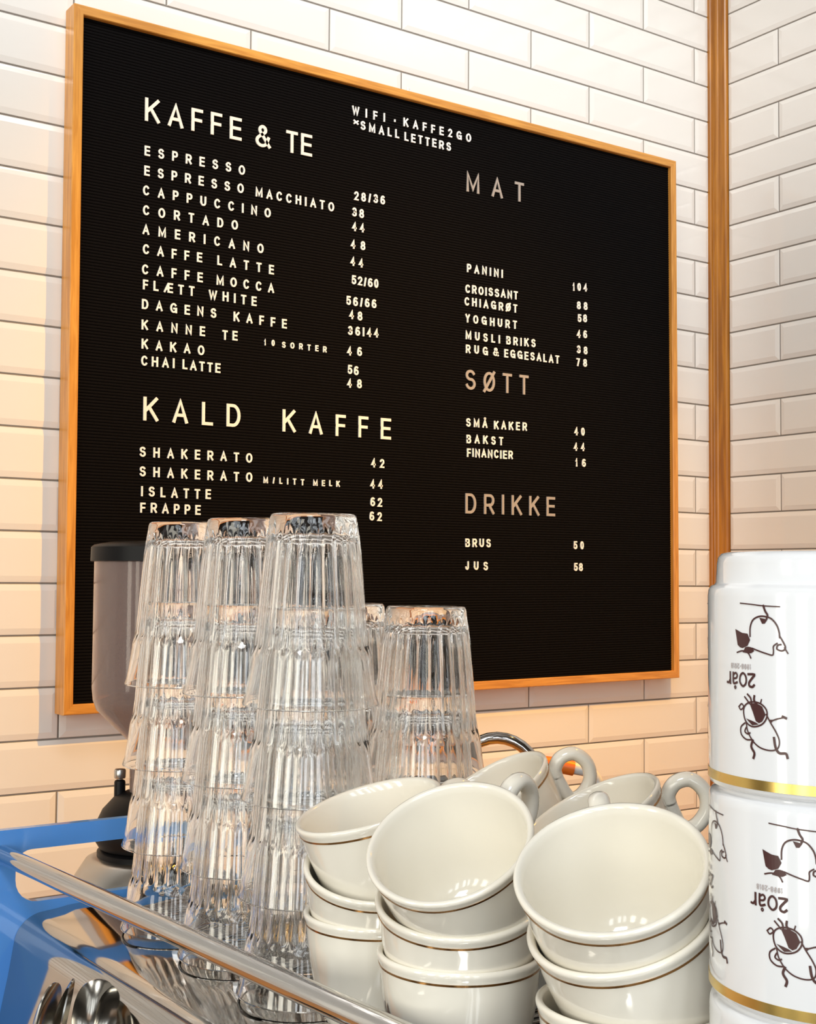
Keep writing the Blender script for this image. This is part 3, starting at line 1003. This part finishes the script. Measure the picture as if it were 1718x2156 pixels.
def wrap_strips(bm, strips, rfun, eps=.00025, flip=1):
    """strips of (s, z) pairs laid round a turned surface; s is arc length, angle = s / r"""
    for strip, closed, a0, R in strips:
        V = []
        for a, b in strip:
            row = []
            for p in (a, b):
                ang = a0 + flip * p[0] / R
                r = rfun(p[1]) + eps
                row.append(bm.verts.new((r * math.cos(ang), r * math.sin(ang), p[1])))
            V.append(row)
        n = len(V)
        for i in range(n if closed else n - 1):
            j = (i + 1) % n
            bm.faces.new((V[i][0], V[j][0], V[j][1], V[i][1]))


def world_angle(o, d):
    l = o.matrix_world.to_3x3().inverted() @ d
    return math.atan2(l.y, l.x)


# brown lettering on the level cup of the middle stack, an oval mark on its neighbour
def cup_text(o, txt, zb, h, t, facing, name):
    bm = bmesh.new()
    a0 = world_angle(o, facing)
    strips = []
    x = 0.0
    for ch in txt:
        for st, cl in letter_strips(ch, x, h, t):
            st = [(Vector((p.x, p.y + zb)), Vector((q.x, q.y + zb))) for p, q in st]
            strips.append((st, cl, a0, .037))
        x += letter_w(ch, h, t) + t * .8
    wrap_strips(bm, strips, cup_r)
    ob = link(name, bm, M_PRINT, o)
    return ob


to_cam = Vector((-.5712, -.8192, 0)); lf = -RT
cup_text(cup_objs[3], 'NA', .0395, .0068, .0013, (lf * .985 + to_cam * .17), 'lettering')
bm = bmesh.new()
a0 = world_angle(cup_objs[6], (lf * .95 + to_cam * .31))
for rx, rz_ in ((.0042, .0080), (.0026, .0058)):
    ov = ribbon2d(arc(0, .044, rx, rz_, 0, 360, 24)[:-1], .0007, True)
    wrap_strips(bm, [(ov, True, a0, .038)], cup_r)
link('oval_logo', bm, M_PRINT, cup_objs[6])

# ---------------------------------------------------------------- white mugs, upside down
MD = 0.0475
MH = 0.0886
MP = 0.0782
MUG_OUT = [(.0400, 0), (.0424, .0006), (.0436, .0022), (.0440, .0045), (.0444, .0118), (.0450, .0126), (.0464, .0132), (.0472, .0146), (.0475, .0170), (.0475, .0830), (.0474, .0862), (.0469, .0882)]
MUG_IN = [(.0462, .0886), (.0450, .0882), (.0447, .0860), (.0446, .0700), (.0446, .0200), (.0430, .0130), (.0390, .0085), (.0300, .0070), (0, .0068)]
MUG_FOOT = [(0, .0045), (.0340, .0042), (.0370, .0015), (.0385, .0)]


def notch(r, z, a, i):
    return r


def make_mug():
    t = thing('mug', '', 'mug')
    bm = bmesh.new()
    lathe(bm, MUG_FOOT + MUG_OUT + MUG_IN, 112)
    for v in bm.verts:          # drain notches in the foot ring
        a = math.atan2(v.co.y, v.co.x)
        if v.co.z < .0046 and math.hypot(v.co.x, v.co.y) > .036:
            dd = min(abs((a - b + PI) % (2 * PI) - PI) for b in (2.72, 2.72 - 2.1, 2.72 + 2.1))
            if dd < .16:
                v.co.z += .0016 * (0.5 + 0.5 * math.cos(dd / .16 * PI))
        v.co.z = MH - v.co.z
    link('mug_body', bm, M_MUG, t, True, 50)
    bm = bmesh.new()
    lathe(bm, [(.0473, .0022), (.04775, .0022), (.04775, .0058), (.0473, .0058)], 112, closed=True)
    link('gold_band', bm, M_MUGGOLD, t, True, 60)
    # handle, on the side away from the picture
    path = smooth_path([(.0460, 0, .0190), (.0580, 0, .0170), (.0700, 0, .0260), (.0730, 0, .0420), (.0690, 0, .0560), (.0580, 0, .0640), (.0460, 0, .0625)], 6)
    bm = bmesh.new()
    tube(bm, path, lambda s: (.0045, .0065), 16)
    link('handle', bm, M_MUG, t, True, 70)
    return t


def splat(cx, cz, pts):
    return [(cx + x, cz + z) for x, z in pts]


def fill_patch(bm, poly, a0, R, rf, eps=.00022):
    """a printed solid patch, cut fine enough to follow the wall"""
    xs = [p[0] for p in poly]
    x0, x1 = min(xs), max(xs)
    n = max(3, int((x1 - x0) / .0012))

    def span(x):
        zs = []
        for i in range(len(poly)):
            (xa, za), (xb, zb) = poly[i], poly[(i + 1) % len(poly)]
            if (xa - x) * (xb - x) <= 0 and abs(xa - xb) > 1e-9:
                zs.append(za + (zb - za) * (x - xa) / (xb - xa))
        return (min(zs), max(zs)) if zs else None
    prev = None
    for k in range(n + 1):
        x = x0 + (x1 - x0) * (k + (1e-3 if k == 0 else -1e-3 if k == n else 0)) / n
        s = span(x)
        if s is None:
            prev = None
            continue
        cur = [bm.verts.new(((rf(z) + eps) * math.cos(a0 + x / R), (rf(z) + eps) * math.sin(a0 + x / R), z)) for z in s]
        if prev:
            bm.faces.new((prev[0], cur[0], cur[1], prev[1]))
        prev = cur


def print_art(mug, a_mid):
    """two brown sketches of cups and an upside-down '20 år' between, as on the photographed mugs; x to the viewer's right"""
    R = MD
    rf = lambda z: MD
    k = .00001          # sketch unit: 0.01 mm
    bm = bmesh.new()
    sq = [lambda z: 6930 - (6930 - z) * .93]

    def line(pts, w, closed=False, n=5):
        P = [(x * k, sq[0](z) * k) for x, z in pts]
        sm = [(p.x, p.y) for p in smooth_path([(a, b, 0) for a, b in P], n, closed)]
        wrap_strips(bm, [(ribbon2d(sm, w * k, closed), closed, a_mid, R)], rf)

    def solid(pts):
        fill_patch(bm, [(x * k, sq[0](z) * k) for x, z in pts], a_mid, R, rf)
    # upper sketch: pot-shaped figure standing on its head, splash to one side
    line([(-900, 6930), (-300, 6890), (0, 6860), (400, 6840), (800, 6830)], 45)
    line([(160, 6850), (240, 6640), (330, 6500), (300, 6380)], 80)
    line([(-430, 5650), (-420, 6000), (-300, 6280), (-60, 6420), (200, 6440), (480, 6360), (690, 6120), (780, 5850), (800, 5650)], 62)
    line([(-330, 5180), (0, 5080), (300, 5000), (520, 4960), (560, 5120), (560, 5300), (700, 5420)], 55)
    solid([(-10, 6380), (330, 6330), (150, 6060)])
    solid([(-1180, 5900), (-820, 5760), (-500, 5740), (-430, 5500), (-560, 5260), (-860, 5140), (-1150, 5350)])
    solid([(-780, 5180), (-420, 5260), (-240, 5080), (-420, 4960), (-800, 5000)])
    line([(-1080, 4980), (-780, 5060), (-520, 4980), (-400, 4800)], 55)
    line([(800, 5700), (960, 5420), (1010, 5240), (880, 5140), (700, 5200), (720, 5340), (840, 5380)], 62)
    line([(980, 5260), (1100, 5060)], 50)
    sq[0] = lambda z: 3620 - (3620 - z) * .73
    # lower sketch: running cup seen from above, coffee inside, stick legs
    line([(-760, 2700), (-640, 2250), (-330, 2050), (60, 2200), (270, 2560), (260, 2950), (0, 3230), (-400, 3260), (-690, 3050)], 60, True)
    solid([(-470, 3180), (-150, 3230), (130, 3060), (230, 2700), (120, 2380), (-120, 2200), (-230, 2420), (-330, 2800)])
    solid([(-640, 2420), (-360, 2110), (-60, 2190), (-240, 2300)])
    line([(-560, 3620), (-420, 3450), (-380, 3200)], 70)
    line([(-250, 3560), (-260, 3360), (-160, 3200)], 85)
    line([(-700, 3480), (-560, 3300), (-480, 3180)], 60)
    line([(60, 3420), (20, 3240)], 50)
    line([(-1000, 2960), (-860, 3120), (-760, 2980), (-900, 2820), (-1000, 2960)], 55)
    line([(-640, 2260), (-560, 1800), (-330, 1350), (0, 1060), (420, 980), (700, 1120), (760, 1500), (640, 1900), (420, 2350), (260, 2720)], 55)
    line([(-700, 2180), (-900, 1950), (-880, 1600), (-640, 1380), (-360, 1400)], 60)
    line([(-640, 1960), (-700, 1760), (-560, 1660), (-460, 1720)], 60)
    solid([(360, 2480), (560, 2500), (420, 2260)])
    line([(450, 2420), (720, 2560), (960, 2640)], 55)
    line([(900, 2680), (1010, 2620)], 90)
    line([(-330, 1360), (-400, 1060), (-260, 760), (-300, 520)], 95)
    line([(560, 1600), (620, 1150), (760, 900), (1000, 900), (1060, 720)], 95)
    o = link('cup_sketch_print', bm, M_PRINT, mug)
    # '20 år', turned over with the mug
    bm = bmesh.new()

    def turned(pts, w, closed=False, n=4, target=None, cx=-1000, cz=4370):
        P = [((cx - x * .86) * k, (cz - z * .84) * k) for x, z in pts]
        sm = [(p.x, p.y) for p in smooth_path([(a, b, 0) for a, b in P], n, closed)]
        wrap_strips(target or bm, [(ribbon2d(sm, w * k, closed), closed, a_mid, R)], rf)
    turned([(-860, 480), (-760, 560), (-620, 520), (-600, 380), (-760, 180), (-880, 20), (-560, 20)], 90, n=4)
    turned([(-250, 560), (-90, 430), (-60, 270), (-110, 90), (-250, -10), (-390, 90), (-440, 270), (-400, 450)], 80, True)
    turned([(120, 420), (290, 480), (360, 380), (360, 20)], 85)
    turned([(350, 260), (180, 240), (100, 120), (190, 10), (350, 90)], 75)
    turned([(180, 640), (230, 700), (280, 640), (230, 580)], 50, True)
    turned([(560, 480), (570, 240), (570, 20)], 90)
    turned([(580, 330), (680, 460), (780, 450)], 85)
    link('lettering', bm, M_PRINT, mug)
    bm = bmesh.new()
    x = -600.0
    h, t = 200.0, 38.0
    for ch in '1998-2018':
        for st, cl in letter_strips(ch, x, h, t):
            q = [(Vector(((-1000 - a.x) * k, (4720 - a.y) * k)), Vector(((-1000 - b.x) * k, (4720 - b.y) * k))) for a, b in st]
            wrap_strips(bm, [(q, cl, a_mid, R)], rf)
        x += letter_w(ch, h, t) + 24
    link('date_lettering', bm, M_PRINT_FAINT, mug)


mx, my = -1.6232, -1.5630
mug0 = make_mug()
mug_objs = []
labs = ['white mug with brown sketches, topmost of the upturned mug stack', 'white mug with brown sketches, second down in the upturned mug stack', 'white mug third down in the upturned mug stack, mostly out of view']
mtop = 1.6923
mugs = [mug0, dup(mug0), dup(mug0)]
for k_, o in enumerate(mugs):
    tag(o, labs[k_], 'mug', 'upturned white mugs')
    o.location = (mx, my, mtop - MH - MP * k_)
    o.rotation_euler = (0, 0, math.radians(-40))
    mug_objs.append(o)
bpy.context.view_layer.update()


def seen_angle(o, px):
    """angle round the mug that faces the lens at a sideways offset px (fraction of the radius)"""
    d = RT * px + to_cam * math.sqrt(1 - px * px)
    l = o.matrix_world.to_3x3().inverted() @ d
    return math.atan2(l.y, l.x)


print_art(mugs[0], seen_angle(mugs[0], -.775))
print_art(mugs[0], seen_angle(mugs[0], -.775) - 1.12)
print_art(mugs[1], seen_angle(mugs[1], -.585))
print_art(mugs[1], seen_angle(mugs[1], -.585) - 0.86)
print_art(mugs[2], seen_angle(mugs[2], -.3))
bm = bmesh.new()  # unseen riser added so the mug stack rests on the grid
lathe(bm, [(0, .0205), (.034, .0205), (.036, .0200), (.040, .0155), (.066, .0035), (.070, .0006), (.0706, .0), (.069, .0), (.040, .0125), (.034, .0165), (0, .0168)], 72)
o = link('added_saucer', bm, M_MUG, None, True, 50)
o.location = (mx, my, GZ)
tag(o, 'added upturned white dish, unseen, under the white mug stack', 'added_saucer')

# ---------------------------------------------------------------- coffee grinder behind the glasses
gc = Vector((-1.380, -0.385, 0.98))
gr = thing('coffee_grinder', 'steel coffee grinder with a smoky bean hopper and black lid, against the wall', 'coffee grinder', gc)
hz = lambda z: z - gc.z
bm = bmesh.new()
lathe(bm, [(0, hz(1.7245)), (.060, hz(1.7225)), (.077, hz(1.7190)), (.0805, hz(1.7160)), (.0810, hz(1.6990)), (.0795, hz(1.6985)), (0, hz(1.6990))], 72)
link('hopper_lid', bm, M_BLACK, gr, True)
bm = bmesh.new()
outp = [(.0765, hz(1.6995)), (.0765, hz(1.545)), (.0750, hz(1.530)), (.0705, hz(1.518)), (.0300, hz(1.478)), (.0290, hz(1.415))]
inp = [(.0265, hz(1.415)), (.0275, hz(1.480)), (.0680, hz(1.520)), (.0725, hz(1.532)), (.0740, hz(1.546)), (.0740, hz(1.6995))]
lathe(bm, outp + inp, 80, closed=True)
link('bean_hopper', bm, M_SMOKE, gr, True, 50)
bm = bmesh.new()
lathe(bm, [(0, hz(1.4190)), (.0255, hz(1.4190)), (.0265, hz(1.481)), (.0660, hz(1.5215)), (.0690, hz(1.528)), (.05, hz(1.536)), (.02, hz(1.541)), (0, hz(1.542))], 64)
link('coffee_beans', bm, M_BEAN, gr, True, 60)['kind'] = 'stuff'
bm = bmesh.new()
lathe(bm, [(0, hz(1.418)), (.034, hz(1.418)), (.048, hz(1.411)), (.061, hz(1.397)), (.0690, hz(1.380)), (.0700, hz(1.362)), (.064, hz(1.352)), (0, hz(1.352))], 64)
link('adjustment_collar', bm, M_BLACK, gr, True, 40)
bm = bmesh.new()
kx, ky = -.0415 * .82, .0415 * .5723
lathe(bm, [(0, hz(1.402)), (.0068, hz(1.402)), (.0068, hz(1.428)), (.0062, hz(1.4300)), (.0035, hz(1.4315)), (0, hz(1.4315))], 28, ox=kx, oy=ky)
kn = link('collar_knob', bm, M_BLACK, gr, True)
bm = bmesh.new()
lathe(bm, [(0, hz(1.4312)), (.0035, hz(1.4312)), (.0036, hz(1.4325)), (.0066, hz(1.4330)), (.0072, hz(1.4342)), (.0072, hz(1.4425)), (.0062, hz(1.4440)), (0, hz(1.4442))], 28, ox=kx, oy=ky)
link('knob_cap', bm, M_BRUSHED, kn, True)
bm = bmesh.new()
lathe(bm, [(.058, hz(1.352)), (.060, hz(1.352)), (.0665, hz(1.348)), (.0665, hz(1.342)), (0, hz(1.340))], 48)
link('collar_seat', bm, M_BLACK, gr, True, 40)
bm = bmesh.new()
lathe(bm, [(0, hz(1.342)), (.070, hz(1.342)), (.080, hz(1.338)), (.093, hz(1.318)), (.103, hz(1.290)), (.108, hz(1.250)), (.108, hz(1.02)), (.100, hz(1.005)), (0, hz(1.005))], 64)
link('grinder_body', bm, M_BRUSHED, gr, True, 50)
bm = rbox(-.13, .13, -.16, .13, 0, .026, .010)
link('grinder_base', bm, M_BRUSHED, gr, True)

# ---------------------------------------------------------------- tap and hose behind the cups
tp = Vector((-0.985, -0.600, 0.98))
tap = thing('swan_neck_tap', 'chrome swan neck tap arching up behind the cups, against orange lit tiles', 'tap', tp)
A0 = Vector((-1.075, -0.590, 1.425)); A1 = Vector((-0.985, -0.652, 1.425))
mid = (A0 + A1) / 2
ax = (A1 - A0) / 2
arcp = [mid - ax * math.cos(PI * k / 16) + Vector((0, 0, .060 * math.sin(PI * k / 16))) for k in range(17)]
path = [Vector((A0.x, A0.y, 1.00))] + arcp + [Vector((A1.x, A1.y, 1.36))]
bm = bmesh.new()
tube(bm, [p - tp for p in path], .0075, 20)
link('spout', bm, M_CHROME, tap, True, 60)
bm = bmesh.new()
lathe(bm, [(0, 0), (.026, 0), (.026, .006), (.016, .012), (.014, .05), (0, .05)], 32, ox=A0.x - tp.x, oy=A0.y - tp.y)
link('tap_base', bm, M_CHROME, tap, True)

hs = Vector((-1.165, -0.895, GZ))
hose = thing('water_hose', 'white plastic hose with an orange sleeve behind the cup handle', 'hose', hs)
p = [(-1.190, -0.877, 1.4970), (-1.1780, -0.8850, 1.4962), (-1.1545, -0.9005, 1.4915), (-1.1450, -0.9072, 1.4890), (-1.1385, -0.9115, 1.4830), (-1.1350, -0.9130, 1.4700), (-1.1345, -0.9132, 1.4275)]
bm = bmesh.new()
tube(bm, [Vector(q) - hs for q in smooth_path(p[1:], 6)], .0060, 16)
link('hose_tube', bm, M_WHITE, hose, True, 60)
bm = bmesh.new()
tube(bm, [Vector(q) - hs for q in smooth_path([p[0], p[1], (-1.1660, -.8930, 1.4940), (-1.1560, -0.8996, 1.4918)], 5)], .0076, 18)
link('orange_sleeve', bm, M_ORANGE, hose, True, 60)
